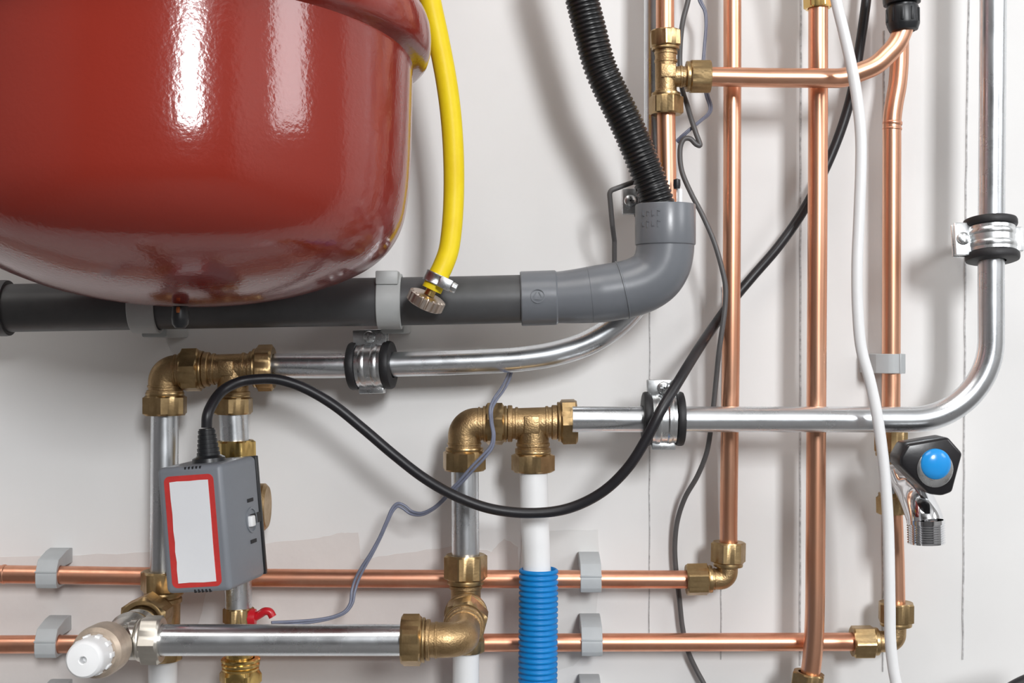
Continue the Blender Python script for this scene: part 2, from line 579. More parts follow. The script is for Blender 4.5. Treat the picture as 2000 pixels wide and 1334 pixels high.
pipe('copper_pipe', 'copper pipe below the brass tee dropping into the grey socket', 'pipe', [P(1301, 214, E_D), P(1303, 330, E_D - 0.001), P(1304, 425, E_D - 0.001)], CR, 'copper')
hp = pipe('copper_pipe', 'upper of the two low horizontal copper pipes along the wall', 'pipe',
          [P(-700, 1116, 0.03), P(0, 1121.5, 0.03), P(560, 1129, 0.03), P(1352, 1132, 0.034)], 0.0077, 'copper_dull', smooth=6)
bm = NB()
lathe(bm, [(0.0078, -0.0015), (0.0083, -0.0008), (0.0083, 0.0008), (0.0078, 0.0015)], P(8, 1121.5, 0.03), X, 32, caps=(False, False))
obj('crimp_ring', bm, 'copper_dull', hp)
pipe('copper_pipe', 'lower of the two low horizontal copper pipes along the wall', 'pipe',
     [P(-700, 1262, 0.03), P(400, 1257, 0.03), P(1675, 1253.5, 0.03)], 0.0077, 'copper_dull', smooth=6)

# ------------------------------------------------------------------ steel pipes
GR = 0.0109
fd = 0.052
pipe('steel_pipe', 'galvanised pipe curving up behind the grey waste bend', 'pipe',
     [P(526, 714.5, fd), P(640, 714.5, fd), P(760, 712, fd), P(944, 706, fd), P(1020, 701, fd), P(1085, 690.5, fd), P(1150, 669, fd), P(1205, 634, fd), P(1245, 590, fd), P(1270, 540, fd), P(1280, 480, fd), P(1282, 400, fd), P(1282, 200, fd), P(1282, -520, fd)], 0.0104, 'galv', smooth=10)
gd = 0.082
pipe('steel_pipe', 'shiny galvanised pipe crossing the coppers and bending up at the right edge', 'pipe',
     fillet([P(1118, 819, gd), P(1500, 819, gd), P(1936, 820, gd), P(1936, 500, gd), P(1944, -520, gd)], S(222, gd), 26), GR - 0.0004, 'galv', seg=40)
vd = 0.06
pipe('steel_pipe', 'vertical galvanised pipe behind the grey actuator, left of its pair', 'pipe', [P(322, 800, vd), P(320, 1126, vd)], 0.0113, 'galv', seg=40)
pipe('steel_pipe', 'short galvanised pipe between the tee and the zone valve', 'pipe', [P(455, 798, vd), P(459, 872, vd)], 0.0118, 'galv', seg=40)
pipe('steel_pipe', 'galvanised pipe stub just below the grey actuator', 'pipe', [P(464, 1096, vd), P(466, 1196, vd)], 0.0113, 'galv', seg=40)
pipe('steel_pipe', 'vertical galvanised pipe between the middle elbow and the lower fitting', 'pipe', [P(908, 908, vd), P(909.5, 1094, vd)], 0.0114, 'galv', seg=40)
ld = 0.17
pipe('steel_pipe', 'thick horizontal galvanised pipe low in front of the wall', 'pipe', [P(300, 1250, ld), P(796, 1250, ld)], 0.0116, 'galv', seg=40)

# ------------------------------------------------------------------ white pipes and blue conduit
pipe('plastic_pipe', 'white plastic pipe dropping from the tee into the blue conduit', 'pipe',
     [P(1042, 910, vd + 0.002), P(1044, 1000, vd + 0.003), P(1048.5, 1110, vd + 0.005), P(1050, 1200, vd + 0.006), P(1050, 1460, vd + 0.006)], 0.0116, 'white', seg=36, smooth=6)
pipe('plastic_pipe', 'white plastic pipe leaving downward beneath the lower brass elbow', 'pipe', [P(910, 1262, vd), P(910, 1460, vd)], 0.0110, 'white', seg=36)
pipe('plastic_pipe', 'white plastic pipe below the relief valve at the bottom left', 'pipe', [P(318, 1262, vd), P(318, 1460, vd)], 0.0118, 'white', seg=36)

bm = NB()
c0, c1 = P(1052, 1112, vd + 0.006), P(1049.5, 1460, vd + 0.006)
ax = (c1 - c0); Lc = ax.length; ax.normalize()
pitch = S(10.6, vd)
rows = int(Lc / pitch)
pr = [(0.0136, 0.004), (0.0136, 0.0004), (0.0146, -0.0006), (0.0156, 0.0)]
for k in range(rows):
    h = k * pitch
    pr += [(0.0162, h + pitch * 0.15), (0.0163, h + pitch * 0.35), (0.0162, h + pitch * 0.55), (0.0150, h + pitch * 0.68), (0.0149, h + pitch * 0.80), (0.0150, h + pitch * 0.92)]
pr += [(0.0136, rows * pitch), (0.0136, Lc * 0.5)]
lathe(bm, pr, c0, ax, 48, wrap=True)
tag(obj('corrugated_conduit', bm, 'blue', sharp=60), 'blue ribbed conduit around the white pipe at the bottom centre', 'conduit')

# ------------------------------------------------------------------ brass compression fittings


def tube_px(bm, pts, d, rpx, seg=32):
    sweep(bm, [P(a, b, d) for a, b in pts], S(rpx, d), seg)


def arm(bm, a, b, r, seg=32):
    sweep(bm, [V(a), V(b)], r, seg)


def collar(bm, c, axis, r, half, seg=32):
    e = half * 0.3
    lathe(bm, [(r * 0.8, -half), (r - e, -half), (r, -half + e), (r, half - e), (r - e, half), (r * 0.8, half)], c, axis, seg)


def add_nut(par, a, b, d, wpx, bore, phase=0.3, material='brass', d2=None, sides=6, name='compression_nut', label=None, lip=True):
    bm = NB()
    nut(bm, P(*a, d), P(*b, d if d2 is None else d2), S(wpx / 2, d), bore, phase, sides=sides, lip=lip)
    return obj(name, bm, material, par, label, sharp=24)


def elbow_body(par, p_in, corner, p_out, d, rpx, rad, material='brass_cast'):
    bm = NB()
    pts = fillet([P(*p_in, d), P(*corner, d), P(*p_out, d)], S(rad, d), 12)
    sweep(bm, pts, S(rpx, d), 32)
    a = (pts[1] - pts[0]).normalized()
    b = (pts[-1] - pts[-2]).normalized()
    r = S(rpx, d)
    collar(bm, pts[0] + a * r * 0.22, a, r * 1.10, r * 0.10)
    collar(bm, pts[-1] - b * r * 0.22, b, r * 1.10, r * 0.10)
    collar(bm, pts[0] + a * r * 0.55, a, r * 1.05, r * 0.06)
    collar(bm, pts[-1] - b * r * 0.55, b, r * 1.05, r * 0.06)
    return obj('body', bm, material, par, sharp=40)


# upper left pair: elbow and tee (axis on the line y=722)
t = thing('compression_elbow', 'brass elbow at the left end of the upper fittings, above the left steel pipe', 'fitting', P(322, 728, vd))
elbow_body(t, (322, 772), (322, 727), (362, 724), vd, 32, 34)
add_nut(t, (322, 766), (322, 811), vd, 90, 0.0116, 0.1)
t = thing('compression_tee', 'upper left brass tee with the black power cable passing below it', 'fitting', P(450, 720, vd))
bm = NB()
arm(bm, P(388, 722, vd), P(512, 718.5, vd), S(29, vd))
arm(bm, P(455, 722, vd), P(455, 782, vd), S(30, vd))
collar(bm, P(404, 721.5, vd), X, S(34, vd), S(6, vd)); collar(bm, P(418, 721, vd), X, S(31, vd), S(3, vd))
collar(bm, P(492, 719, vd), X, S(33, vd), S(5, vd)); collar(bm, P(476, 719.5, vd), X, S(31, vd), S(3, vd))
collar(bm, P(455, 768, vd), Z, S(33, vd), S(4, vd))
box(bm, P(447, 719, vd), X, Z, OUT, (-0.0062, -0.0062, 0), (0.0062, 0.0062, 0.0134), 0.001)
obj('body', bm, 'brass_cast', t, sharp=40)
add_nut(t, (398, 722), (356, 723), vd, 90, 0.0125, 0.35)
add_nut(t, (496, 719), (535, 718), vd, 94, 0.0116, 0.15)
add_nut(t, (455, 770), (455, 809), vd, 80, 0.0122, 0.0)

# middle pair
t = thing('compression_elbow', 'brass elbow left of the middle tee with a thin wire across it', 'fitting', P(907, 828, vd))
elbow_body(t, (907, 884), (907, 829), (954, 828), vd, 32, 34)
add_nut(t, (907, 874), (907, 919), vd, 90, 0.0117, 0.2)
t = thing('compression_tee', 'middle brass tee with a raised square, above the white pipe', 'fitting', P(1041, 828, vd))
bm = NB()
arm(bm, P(980, 828, vd), P(1104, 824, vd), S(30, vd))
arm(bm, P(1041, 828, vd), P(1041, 892, vd), S(31, vd))
collar(bm, P(996, 827.5, vd), X, S(36, vd), S(5, vd)); collar(bm, P(1009, 827, vd), X, S(32, vd), S(3, vd))
collar(bm, P(1083, 825, vd), X, S(34, vd), S(6, vd)); collar(bm, P(1068, 825, vd), X, S(32, vd), S(3, vd))
collar(bm, P(1041, 868, vd), Z, S(33, vd), S(4, vd)); collar(bm, P(1041, 879, vd), Z, S(35, vd), S(4, vd))
box(bm, P(1038, 828, vd), X, Z, OUT, (-0.0065, -0.0072, 0), (0.0065, 0.0072, 0.0139), 0.0012)
obj('body', bm, 'brass_cast', t, sharp=40)
add_nut(t, (990, 828), (949, 828), vd, 87, 0.0125, 0.25)
add_nut(t, (1089, 824), (1127, 823), vd, 95, 0.0116, 0.45)
add_nut(t, (1041, 880), (1041, 922), vd, 86, 0.0119, 0.35)

# small 15 mm elbows on the right
t = thing('compression_elbow', 'small brass elbow joining the tall copper pipe to the upper low pipe', 'fitting', P(1419, 1130, 0.036))
elbow_body(t, (1384, 1131), (1420, 1131), (1421, 1094), 0.036, 20.5, 15)
add_nut(t, (1390, 1131), (1340, 1132), 0.036, 66, 0.0080, 0.15)
add_nut(t, (1422, 1106), (1423, 1058), 0.036, 70, 0.0078, 0.45)
t = thing('compression_elbow', 'small brass elbow at the lower right behind the white cable', 'fitting', P(1748, 1252, 0.03))
elbow_body(t, (1706, 1253), (1748, 1253), (1750, 1210), 0.03, 20.5, 15)
add_nut(t, (1714, 1253), (1664, 1253.5), 0.03, 66, 0.0080, 0.5)
add_nut(t, (1750, 1222), (1750.5, 1176), 0.03, 74, 0.0076, 0.2)

# tee on the discharge pipe, top right
t = thing('compression_tee', 'brass tee on the copper pipe beside the black corrugated hose', 'fitting', P(1301, 150, E_D))
bm = NB()
arm(bm, P(1300, 92, E_D), P(1301, 200, E_D), S(21, E_D))
arm(bm, P(1301, 150, E_D), P(1362, 149.5, E_D), S(20, E_D))
for yy in (104, 120, 180):
    collar(bm, P(1300.5, yy, E_D), Z, S(22.5, E_D), S(3, E_D))
collar(bm, P(1330, 149.5, E_D), X, S(21.5, E_D), S(3, E_D))
collar(bm, P(1343, 149.5, E_D), X, S(25, E_D), S(4, E_D))
box(bm, P(1303, 142, E_D), X, Z, OUT, (-0.006, -0.0055, 0), (0.006, 0.0055, 0.0096), 0.0006)
obj('body', bm, 'brass_cast', t, sharp=40)
add_nut(t, (1300, 98), (1299, 60), E_D, 66, 0.0078, 0.05)
add_nut(t, (1301, 182), (1301, 224), E_D, 69, 0.0078, 0.3)
add_nut(t, (1340, 149.5), (1387, 149.5), E_D, 68, 0.0082, 0.2, sides=8)

# brass nut at the top edge
t = thing('compression_coupling', 'brass coupling cut by the top edge, left of the white cable', 'fitting', P(1596, -30, 0.056))
add_nut(t, (1596, -26), (1597.5, 17), 0.056, 56, 0.0084, 0.3, 'gold')
bm = NB(); arm(bm, P(1596, -420, 0.056), P(1596, -20, 0.056), S(24, 0.056)); obj('body', bm, 'brass_cast', t)

# brass coupling at the bottom edge
t = thing('compression_coupling', 'brass coupling just showing at the bottom edge under a copper pipe', 'fitting', P(1574, 1380, 0.052))
bm = NB(); nut(bm, P(1572, 1368, 0.052), P(1580, 1313, 0.0525), S(34, 0.052), 0.0088, 0.3); obj('compression_nut', bm, 'brass', t, sharp=24)
bm = NB(); arm(bm, P(1571, 1366, 0.052), P(1563, 1440, 0.05), S(24, 0.052)); obj('body', bm, 'brass_cast', t)

# black coupling at the top edge
t = thing('plastic_coupling', 'black plastic coupling cut by the top edge above the copper bend', 'coupling', P(1763, 0, E_D))
bm = NB()
o0 = P(1765, 62, E_D + 0.003)
k = S(1, E_D)
lathe(bm, [(0.0085, 0), (22 * k, 0.0), (27 * k, 2 * k), (31 * k, 12 * k), (31.5 * k, 16 * k), (31.5 * k, 43 * k), (30 * k, 48 * k), (0.0085, 48 * k)], o0, V((-0.06, 0, 1)), 40, wrap=True)
for a in range(10):
    th = 2 * PI * a / 10
    c = o0 + V((math.cos(th) * 30.6 * k - 0.06 * 30 * k, math.sin(th) * 30.6 * k, 30 * k))
    box(bm, c, V((math.cos(th), math.sin(th), 0)), V((-math.sin(th), math.cos(th), 0)), Z, (-0.0005, -2.6 * k, -13 * k), (0.0010, 2.6 * k, 13 * k), 0.0003)
obj('locking_nut', bm, 'black', t, sharp=30)
bm = NB()
lathe(bm, [(0.0085, 48 * k), (27 * k, 48 * k), (27 * k, 52 * k), (35 * k, 54 * k), (36 * k, 60 * k), (36 * k, 90 * k), (33 * k, 110 * k), (0.0085, 110 * k)], o0, V((-0.06, 0, 1)), 40, wrap=True)
obj('body', bm, 'black', t, sharp=30)

# ------------------------------------------------------------------ lower fitting: tee on the wall pipe + forward elbow to the thick pipe
mx = P(912, 1190, 0.06)
t = thing('compression_tee', 'brass tee below the steel pipe with a branch facing the room', 'fitting', mx)
bm = NB()
arm(bm, P(909.5, 1128, vd), P(910.5, 1268, vd), S(29, vd))
arm(bm, mx, mx + OUT * 0.052, 0.0142)
collar(bm, mx + OUT * 0.022, OUT, 0.0178, 0.004); collar(bm, P(909.5, 1146, vd), Z, S(32, vd), S(4, vd))
obj('body', bm, 'brass_cast', t, sharp=40)
add_nut(t, (909.5, 1140), (909.5, 1083), vd, 88, 0.0117, 0.3)
bm = NB(); nut(bm, mx + OUT * 0.026, mx + OUT * 0.058, 0.0192, 0.0120, 0.25); obj('compression_nut', bm, 'brass', t, sharp=24)
add_nut(t, (910.5, 1240), (910.5, 1272), vd, 80, 0.0113, 0.1)
corner = V((mx.x, -ld, P(0, 1250, ld).z))
t = thing('compression_elbow', 'brass elbow turning from the wall tee onto the thick horizontal pipe', 'fitting', corner)
bm = NB()
pts = fillet([V((mx.x, -0.119, corner.z)), corner, V((P(812, 0, ld).x, -ld, corner.z))], 0.014, 14)
sweep(bm, pts, S(34, ld), 36)
collar(bm, V((mx.x, -0.124, corner.z)), OUT, 0.0158, 0.0028)
collar(bm, V((mx.x, -0.131, corner.z)), OUT, 0.0143, 0.0022)
for xx, rr, hh in ((836, 40, 4), (852, 35.5, 2.5)):
    collar(bm, P(xx, 1250, ld), X, S(rr, ld), S(hh, ld))
obj('body', bm, 'brass_cast', t, sharp=40)
add_nut(t, (830, 1250), (784, 1250), ld, 106, 0.0119, 0.1)

# ------------------------------------------------------------------ lower left: wall tee and relief valve
lx = P(312, 1190, 0.06)
t = thing('compression_tee', 'dark brass tee under the left steel pipe behind the relief valve', 'fitting', lx)
bm = NB()
arm(bm, P(320, 1160, vd), P(318, 1268, vd), S(32, vd))
arm(bm, lx, lx + OUT * 0.030, 0.0145)
collar(bm, P(319, 1172, vd), Z, S(36, vd), S(5, vd))
obj('body', bm, 'brass_cast', t, sharp=40)
add_nut(t, (320, 1162), (320, 1114), vd, 92, 0.0116, 0.5)
add_nut(t, (318, 1250), (318, 1288), vd, 86, 0.0121, 0.2)
bm = NB(); nut(bm, lx + OUT * 0.022, lx + OUT * 0.052, 0.0205, 0.0142, 0.1); obj('compression_nut', bm, 'brass', t, sharp=24)

rax = V((0, -1, 0.062)).normalized()
ro_ = lx - Z * 0.0068
t = thing('relief_valve', 'silver and beige relief valve with a white cap pointing into the room', 'valve', lx + OUT * 0.1)
bm = NB()
lathe(bm, [(0, 0.054), (0.0135, 0.054), (0.0160, 0.058), (0.0160, 0.064), (0.0135, 0.068), (0.0135, 0.074), (0.0165, 0.078), (0.0168, 0.084), (0.0145, 0.089), (0.0140, 0.128), (0.0150, 0.134), (0.0150, 0.137), (0, 0.137)], ro_, rax, 40)
a0 = V((lx.x, -ld, corner.z))
arm(bm, a0, V((P(284, 0, ld).x, -ld, corner.z)), 0.0130)
collar(bm, V((P(262, 0, ld).x, -ld, corner.z)), X, 0.0146, 0.003)
obj('body', bm, 'silver', t, sharp=35)
bm = NB(); nut(bm, V((P(272, 0, ld).x, -ld, corner.z)), V((P(317, 0, ld).x, -ld, corner.z)), S(50, ld), 0.0119, 0.5); obj('compression_nut', bm, 'silver_nut', t, sharp=24)
bm = NB()
lathe(bm, [(0, 0.1375), (0.0165, 0.1375), (0.0185, 0.140), (0.0187, 0.158), (0.0178, 0.163), (0.0150, 0.1655), (0, 0.1655)], ro_, rax, 48)
obj('bonnet', bm, 'cream', t, 'beige worn bonnet', sharp=35)
bm = NB()
cprof = [(0, 0.166), (0.0130, 0.166), (0.0133, 0.172), (0.0130, 0.186), (0.0124, 0.1895), (0.0110, 0.191), (0.0030, 0.1918), (0.0024, 0.1912), (0.0022, 0.184), (0, 0.184)]
lathe(bm, cprof, ro_, rax, 48)
for q in range(10):
    th = 2 * PI * q / 10
    uu = V((math.cos(th), 0, math.sin(th)))
    box(bm, ro_ + rax * 0.1705 + uu * 0.0130, uu, V((-math.sin(th), 0, math.cos(th))), rax, (-0.001, -0.0018, -0.0040), (0.0014, 0.0018, 0.0040), 0.0004)
obj('cap', bm, 'white', t, 'white plastic cap with a small centre hole', sharp=35)

# ------------------------------------------------------------------ zone valve behind the actuator, ball valve below
zx = P(461, 980, vd)
t = thing('zone_valve', 'brass valve body mostly hidden behind the grey actuator', 'valve', zx)
bm = NB()
arm(bm, P(460, 885, vd), P(464, 1100, vd), 0.0125)
lathe(bm, [(0, -0.004), (0.0185, -0.004), (0.0195, 0), (0.0195, 0.022), (0.0170, 0.0245), (0, 0.0245)], P(461, 990, vd) + X * 0.002, X, 40)
arm(bm, P(462, 990, vd), P(462, 990, vd) + OUT * 0.026, 0.012)
obj('body', bm, 'brass_cast', t, sharp=35)
add_nut(t, (461, 902), (460, 860), vd, 80, 0.0121, 0.55, 'gold')
add_nut(t, (464, 1085), (464, 1118), vd, 80, 0.0116, 0.2)

t = thing('ball_valve', 'brass shut-off valve with a red lever behind the thick pipe', 'valve', P(468, 1240, vd))
bm = NB()
arm(bm, P(466, 1200, vd), P(470, 1440, vd), S(27, vd))
obj('body', bm, 'gold', t)
add_nut(t, (466, 1222), (466, 1186), vd, 62, 0.0115, 0.3)
bm = NB()
kk = S(1, vd)
zc = P(470, 1285, vd)
lathe(bm, [(0.0116, 0), (36 * kk, 0), (38 * kk, -2 * kk), (38 * kk, -6 * kk), (35 * kk, -8 * kk), (37 * kk, -11 * kk), (37 * kk, -15 * kk), (34 * kk, -17 * kk), (36 * kk, -19 * kk), (35 * kk, -24 * kk), (0.0116, -24 * kk)], zc, Z, 40, wrap=True)
obj('ribbed_collar', bm, 'gold', t, sharp=30)
add_nut(t, (470, 1308), (470, 1334), vd, 84, 0.0116, 0.5, 'gold', lip=False)
bm = NB()
lathe(bm, [(0.0116, -50 * kk), (38 * kk, -50 * kk), (38 * kk, -54 * kk), (34 * kk, -57 * kk), (38 * kk, -60 * kk), (38 * kk, -90 * kk), (0.0116, -90 * kk)], zc, Z, 40, wrap=True)
obj('ribbed_collar', bm, 'gold', t, sharp=30)
bm = NB()
hub = P(484, 1205, vd) + OUT * 0.002
lathe(bm, [(0, 0), (0.0072, 0), (0.0075, 0.003), (0.0070, 0.009), (0, 0.010)], hub - X * 0.002, X, 24)
pts = catmull([hub + X * 0.006, hub + V((0.011, -0.001, 0.003)), hub + V((0.015, -0.002, 0.0055)), hub + V((0.019, -0.002, 0.005)), hub + V((0.0215, -0.002, 0.001))], 6)
sweep(bm, pts, 0.0033, 16)
obj('lever', bm, 'red_plastic', t, 'small curled red plastic lever')

# ------------------------------------------------------------------ grey actuator
th, ro = math.radians(11), math.radians(5)
n_ = V((-math.sin(th), -math.cos(th), 0))
u0 = V((math.cos(th), -math.sin(th), 0))
u_ = u0 * math.cos(ro) + Z * math.sin(ro)
v_ = -u0 * math.sin(ro) + Z * math.cos(ro)
AW, AH, AT = 0.0535, 0.0965, 0.066
ac = P(377.5, 1034, 0.160)
t = thing('valve_actuator', 'grey box actuator with a red bordered white label, tilted on its valve', 'actuator', ac - n_ * AT)
bm = NB()
# housing: slightly tapered, rounded
tmp = bmesh.new()
bmesh.ops.create_cube(tmp, size=1.0)
for vert in tmp.verts:
    x, y, zz = vert.co
    front = zz > 0
    k1 = 0.985 if front else 1.02
    vert.co = V((x * AW * k1, y * AH * (0.99 if front else 1.0), (0 if front else -AT)))
bmesh.ops.bevel(tmp, geom=list(tmp.edges), offset=0.0042, segments=4, profile=0.5, affect='EDGES')
merge(bm, tmp, lambda c: ac + u_ * c.x + v_ * c.y + n_ * c.z)
hs = obj('housing', bm, 'box', t, sharp=50)
bm = NB()
box(bm, ac, u_, v_, n_, (-AW * 0.52, -AH * 0.485, -AT - 0.0035), (AW * 0.52, AH * 0.497, -AT + 0.0010), 0.0008)
obj('back_plate', bm, 'black', t, 'black back plate')


def rrect(x0, y0, x1, y1, r, n=5):
    out = []
    for cx, cy, a in ((x1 - r, y1 - r, 0), (x0 + r, y1 - r, PI / 2), (x0 + r, y0 + r, PI), (x1 - r, y0 + r, 1.5 * PI)):
        for k in range(n + 1):
            out.append((cx + r * math.cos(a + PI / 2 * k / n), cy + r * math.sin(a + PI / 2 * k / n)))
    return out


bm = NB()
prism(bm, rrect(-0.0205, -0.0435, 0.0195, 0.0410, 0.0045), ac, u_, v_, n_, -0.0005, 0.00035)
lb = obj('label_border', bm, 'label_red', t, 'red border of the label')
bm = NB()
pp = [(-0.0160, 0.0365), (-0.0100, 0.0369), (0.0000, 0.0366), (0.0085, 0.0369), (0.0152, 0.0367), (0.0153, 0.010), (0.0151, -0.015), (0.0153, -0.0398), (0.005, -0.0401), (-0.006, -0.0397), (-0.0153, -0.0400), (-0.0156, -0.030), (-0.0151, -0.024), (-0.0158, -0.016), (-0.0153, -0.009), (-0.0159, 0.0), (-0.0155, 0.012), (-0.0160, 0.024)]
prism(bm, pp, ac, u_, v_, n_, 0.0002, 0.0007)
obj('label_panel', bm, 'label_white', t, 'blank white label panel')
for nm, yy in (('vent_slots', AH / 2 - 0.0030), ('vent_slots', -AH / 2 + 0.0028)):
    bm = NB()
    for q in range(5):
        box(bm, ac, u_, v_, n_, (-0.0035 + q * 0.0030, yy - 0.0024, -0.0034), (-0.0023 + q * 0.0030, yy + 0.0020, -0.0004), 0)
    obj(nm, bm, 'dark_slot', t)
# right-hand side: slot with white lever and two marks
sx = AW / 2 * 1.005
for (y0, y1, z0, z1) in ((0.0133, 0.0160, -0.053, -0.042), (-0.0190, -0.0162, -0.053, -0.042)):
    bm = NB()
    box(bm, ac, u_, v_, n_, (sx - 0.001, y0, z0), (sx + 0.0007, y1, z1), 0)
    obj('slot_mark', bm, 'dark_slot', t)
bm = NB()
box(bm, ac, u_, v_, n_, (sx - 0.001, -0.0045, -0.066), (sx + 0.0008, 0.0035, -0.045), 0.0003)
sl = obj('lever_slot', bm, 'dark_slot', t)
bm = NB()
box(bm, ac, u_, v_, n_, (sx, -0.0055, -0.046), (sx + 0.0045, 0.0030, -0.0385), 0.0012)
obj('manual_lever', bm, 'white', t, 'small white manual lever')
bm = NB()
lathe(bm, [(0.0100, 0.0006), (0.0100, 0.0014), (0.0086, 0.0016), (0.0086, 0.0008)], ac + u_ * (sx - 0.0005) + n_ * (-0.047) + v_ * (-0.001), u_, 40, wrap=True)
obj('dial_ring', bm, 'box', t)
gb, gt = P(408, 897, 0.128), P(403.5, 838, 0.128)
bm = NB()
gl = (gt - gb).length
gp = [(0, -0.004), (0.0135, -0.004), (0.0125, 0.0012), (0.0092, 0.003)]
for q in range(6):
    h = 0.003 + (gl - 0.003) * q / 6
    r = 0.0089 - 0.0026 * q / 6
    gp += [(r, h + 0.0003), (r, h + gl / 6 * 0.6), (r - 0.0008, h + gl / 6 * 0.65), (r - 0.0008, h + gl / 6 * 0.95)]
gp += [(0.0060, gl), (0, gl)]
lathe(bm, gp, gb, gt - gb, 28)
obj('cable_gland', bm, 'black', t, 'black tapered cable gland')

# ------------------------------------------------------------------ black power cable
kb = [(403.5, 835, .128), (405, 812, .128), (414, 790, .122), (436, 762, .108), (468, 746, .100), (505, 740.5, .097), (540, 741, .095), (590, 756, .093), (650, 790, .092), (710, 838, .092), (770, 889, .093), (830, 935, .096), (890, 969, .099), (960, 994, .100), (1040, 1002, .100), (1110, 993, .101), (1175, 962, .106), (1225, 915, .112), (1262, 858, .116), (1292, 800, .116), (1325, 745, .104), (1360, 688, .075), (1395, 636, .040), (1430, 588, .024), (1470, 540, .019), (1520, 482, .019), (1565, 418, .019), (1598, 358, .019), (1628, 292, .019), (1652, 225, .02), (1668, 160, .022), (1681, 80, .024), (1692, 0, .026), (1704, -120, .03), (1712, -420, .03)]
pipe('power_cable', 'thick black cable looping from the grey actuator up past the copper pipes', 'cable', [P(*q) for q in kb], 0.0042, 'cable', smooth=10, seg=20)

# ------------------------------------------------------------------ waste pipe, bend and hose
wd = 0.092
wz = [(-700, 614), (0, 602), (500, 593), (900, 586.5), (1030, 583.5)]
pipe('waste_pipe', 'dark grey plastic waste pipe running behind the red vessel', 'pipe', [P(a, b, wd) for a, b in wz], S(47, wd), 'pvc_dark', seg=48, smooth=6)
t = thing('pipe_coupling', 'dark coupling on the waste pipe cut by the left edge', 'coupling', P(-20, 602, wd))
bm = NB()
lathe(bm, [(S(47.5, wd), -S(160, wd)), (S(55, wd), -S(160, wd)), (S(55, wd), S(12, wd)), (S(54, wd), S(18, wd)), (S(47.5, wd), S(18, wd))], P(0, 602, wd), V((1, 0, 0.018)), 48, wrap=True)
obj('socket', bm, 'pvc_dark', t, sharp=30)

t = thing('waste_bend', 'mid grey plastic waste bend taking the black corrugated hose', 'pipe bend', P(1240, 570, wd))
bm = NB()
# spigot socket near the pipe
c = P(1017, 583.5, wd)
lathe(bm, [(S(48, wd), 0), (S(52, wd), 0), (S(53.5, wd), S(2, wd)), (S(53.5, wd), S(68, wd)), (S(51, wd), S(71, wd)), (S(46, wd), S(71, wd)), (S(46, wd), S(40, wd)), (S(48, wd), S(38, wd))], c, P(1090, 581, wd) - c, 48, wrap=True)
obj('end_socket', bm, 'pvc', t, sharp=30)
bm = NB()
bendp = catmull([P(1078, 581.5, wd), P(1120, 579, wd), P(1160, 575, wd), P(1200, 569.5, wd), P(1228, 564, wd), P(1256, 554, wd), P(1279, 538, wd), P(1293, 515, wd), P(1298.5, 490, wd), P(1299.5, 470, wd)], 6)
tot = sum((a - b).length for a, b in zip(bendp, bendp[1:]))


def brad(s):
    f = s / tot
    return S(49.5 + 7.0 * min(1, f * 3.0), wd)


sweep(bm, bendp, brad, 48)
ang = V((1, 0, 0.11))
obj('bend', bm, 'pvc', t, sharp=50)
bm = NB()
lathe(bm, [(S(56.4, wd), -S(2, wd)), (S(58.2, wd), -S(1, wd)), (S(58.2, wd), S(1, wd)), (S(56.4, wd), S(2, wd))], P(1216, 566.5, wd), V((1, 0, 0.24)), 48, wrap=True)
lathe(bm, [(S(54, wd), -S(1.2, wd)), (S(55.6, wd), 0), (S(54, wd), S(1.2, wd))], P(1152, 576, wd), V((1, 0, 0.12)), 48, wrap=True)
obj('seam', bm, 'pvc', t)
bm = NB()
sb = P(1299.5, 478, wd)
lathe(bm, [(S(54, wd), S(2, wd)), (S(56, wd), -S(2, wd)), (S(58.5, wd), 0), (S(59, wd), S(3, wd)), (S(59, wd), S(76, wd)), (S(58, wd), S(78, wd)), (S(52.5, wd), S(78, wd)), (S(51, wd), S(76, wd)), (S(51, wd), S(12, wd)), (0.0001, S(12, wd)), (0.0001, S(2, wd))], sb, Z, 64, wrap=True)
obj('top_socket', bm, 'pvc', t, sharp=30)
# worn moulding marks raised on the two sockets
bm = NB()
rs = S(59, wd)
for row, zz in enumerate((0.0235, 0.0150)):
    for q in range(4):
        a = math.radians(-52 + q * 11)
        nn = V((math.sin(a), -math.cos(a), 0)); tt = V((math.cos(a), math.sin(a), 0))
        hgt = (0.0026, 0.0018, 0.0026, 0.0021)[(q + row) % 4]
        box(bm, sb + nn * rs + Z * zz, tt, Z, nn, (-0.0012, -hgt, -0.0004), (-0.0005, hgt, 0.0004), 0)
        box(bm, sb + nn * rs + Z * (zz + hgt * (0.8 if q % 2 else -0.6)), tt, Z, nn, (-0.0012, -0.0004, -0.0004), (0.0012, 0.0004, 0.0004), 0)
obj('moulding_mark', bm, 'pvc', t)
bm = NB()
mc = P(1049, 580, wd) + OUT * (S(53.5, wd) - 0.0006)
lathe(bm, [(0.0056, 0.0), (0.0056, 0.0009), (0.0050, 0.0009), (0.0050, 0.0)], mc, OUT, 32, wrap=True)
for q in range(3):
    a = 2 * PI * q / 3 + 0.5
    box(bm, mc + X * 0.0024 * math.cos(a) + Z * 0.0024 * math.sin(a), X * -math.sin(a) + Z * math.cos(a), X * math.cos(a) + Z * math.sin(a), OUT, (-0.0022, -0.0004, 0), (0.0022, 0.0004, 0.001), 0)
obj('moulding_mark', bm, 'pvc', t)
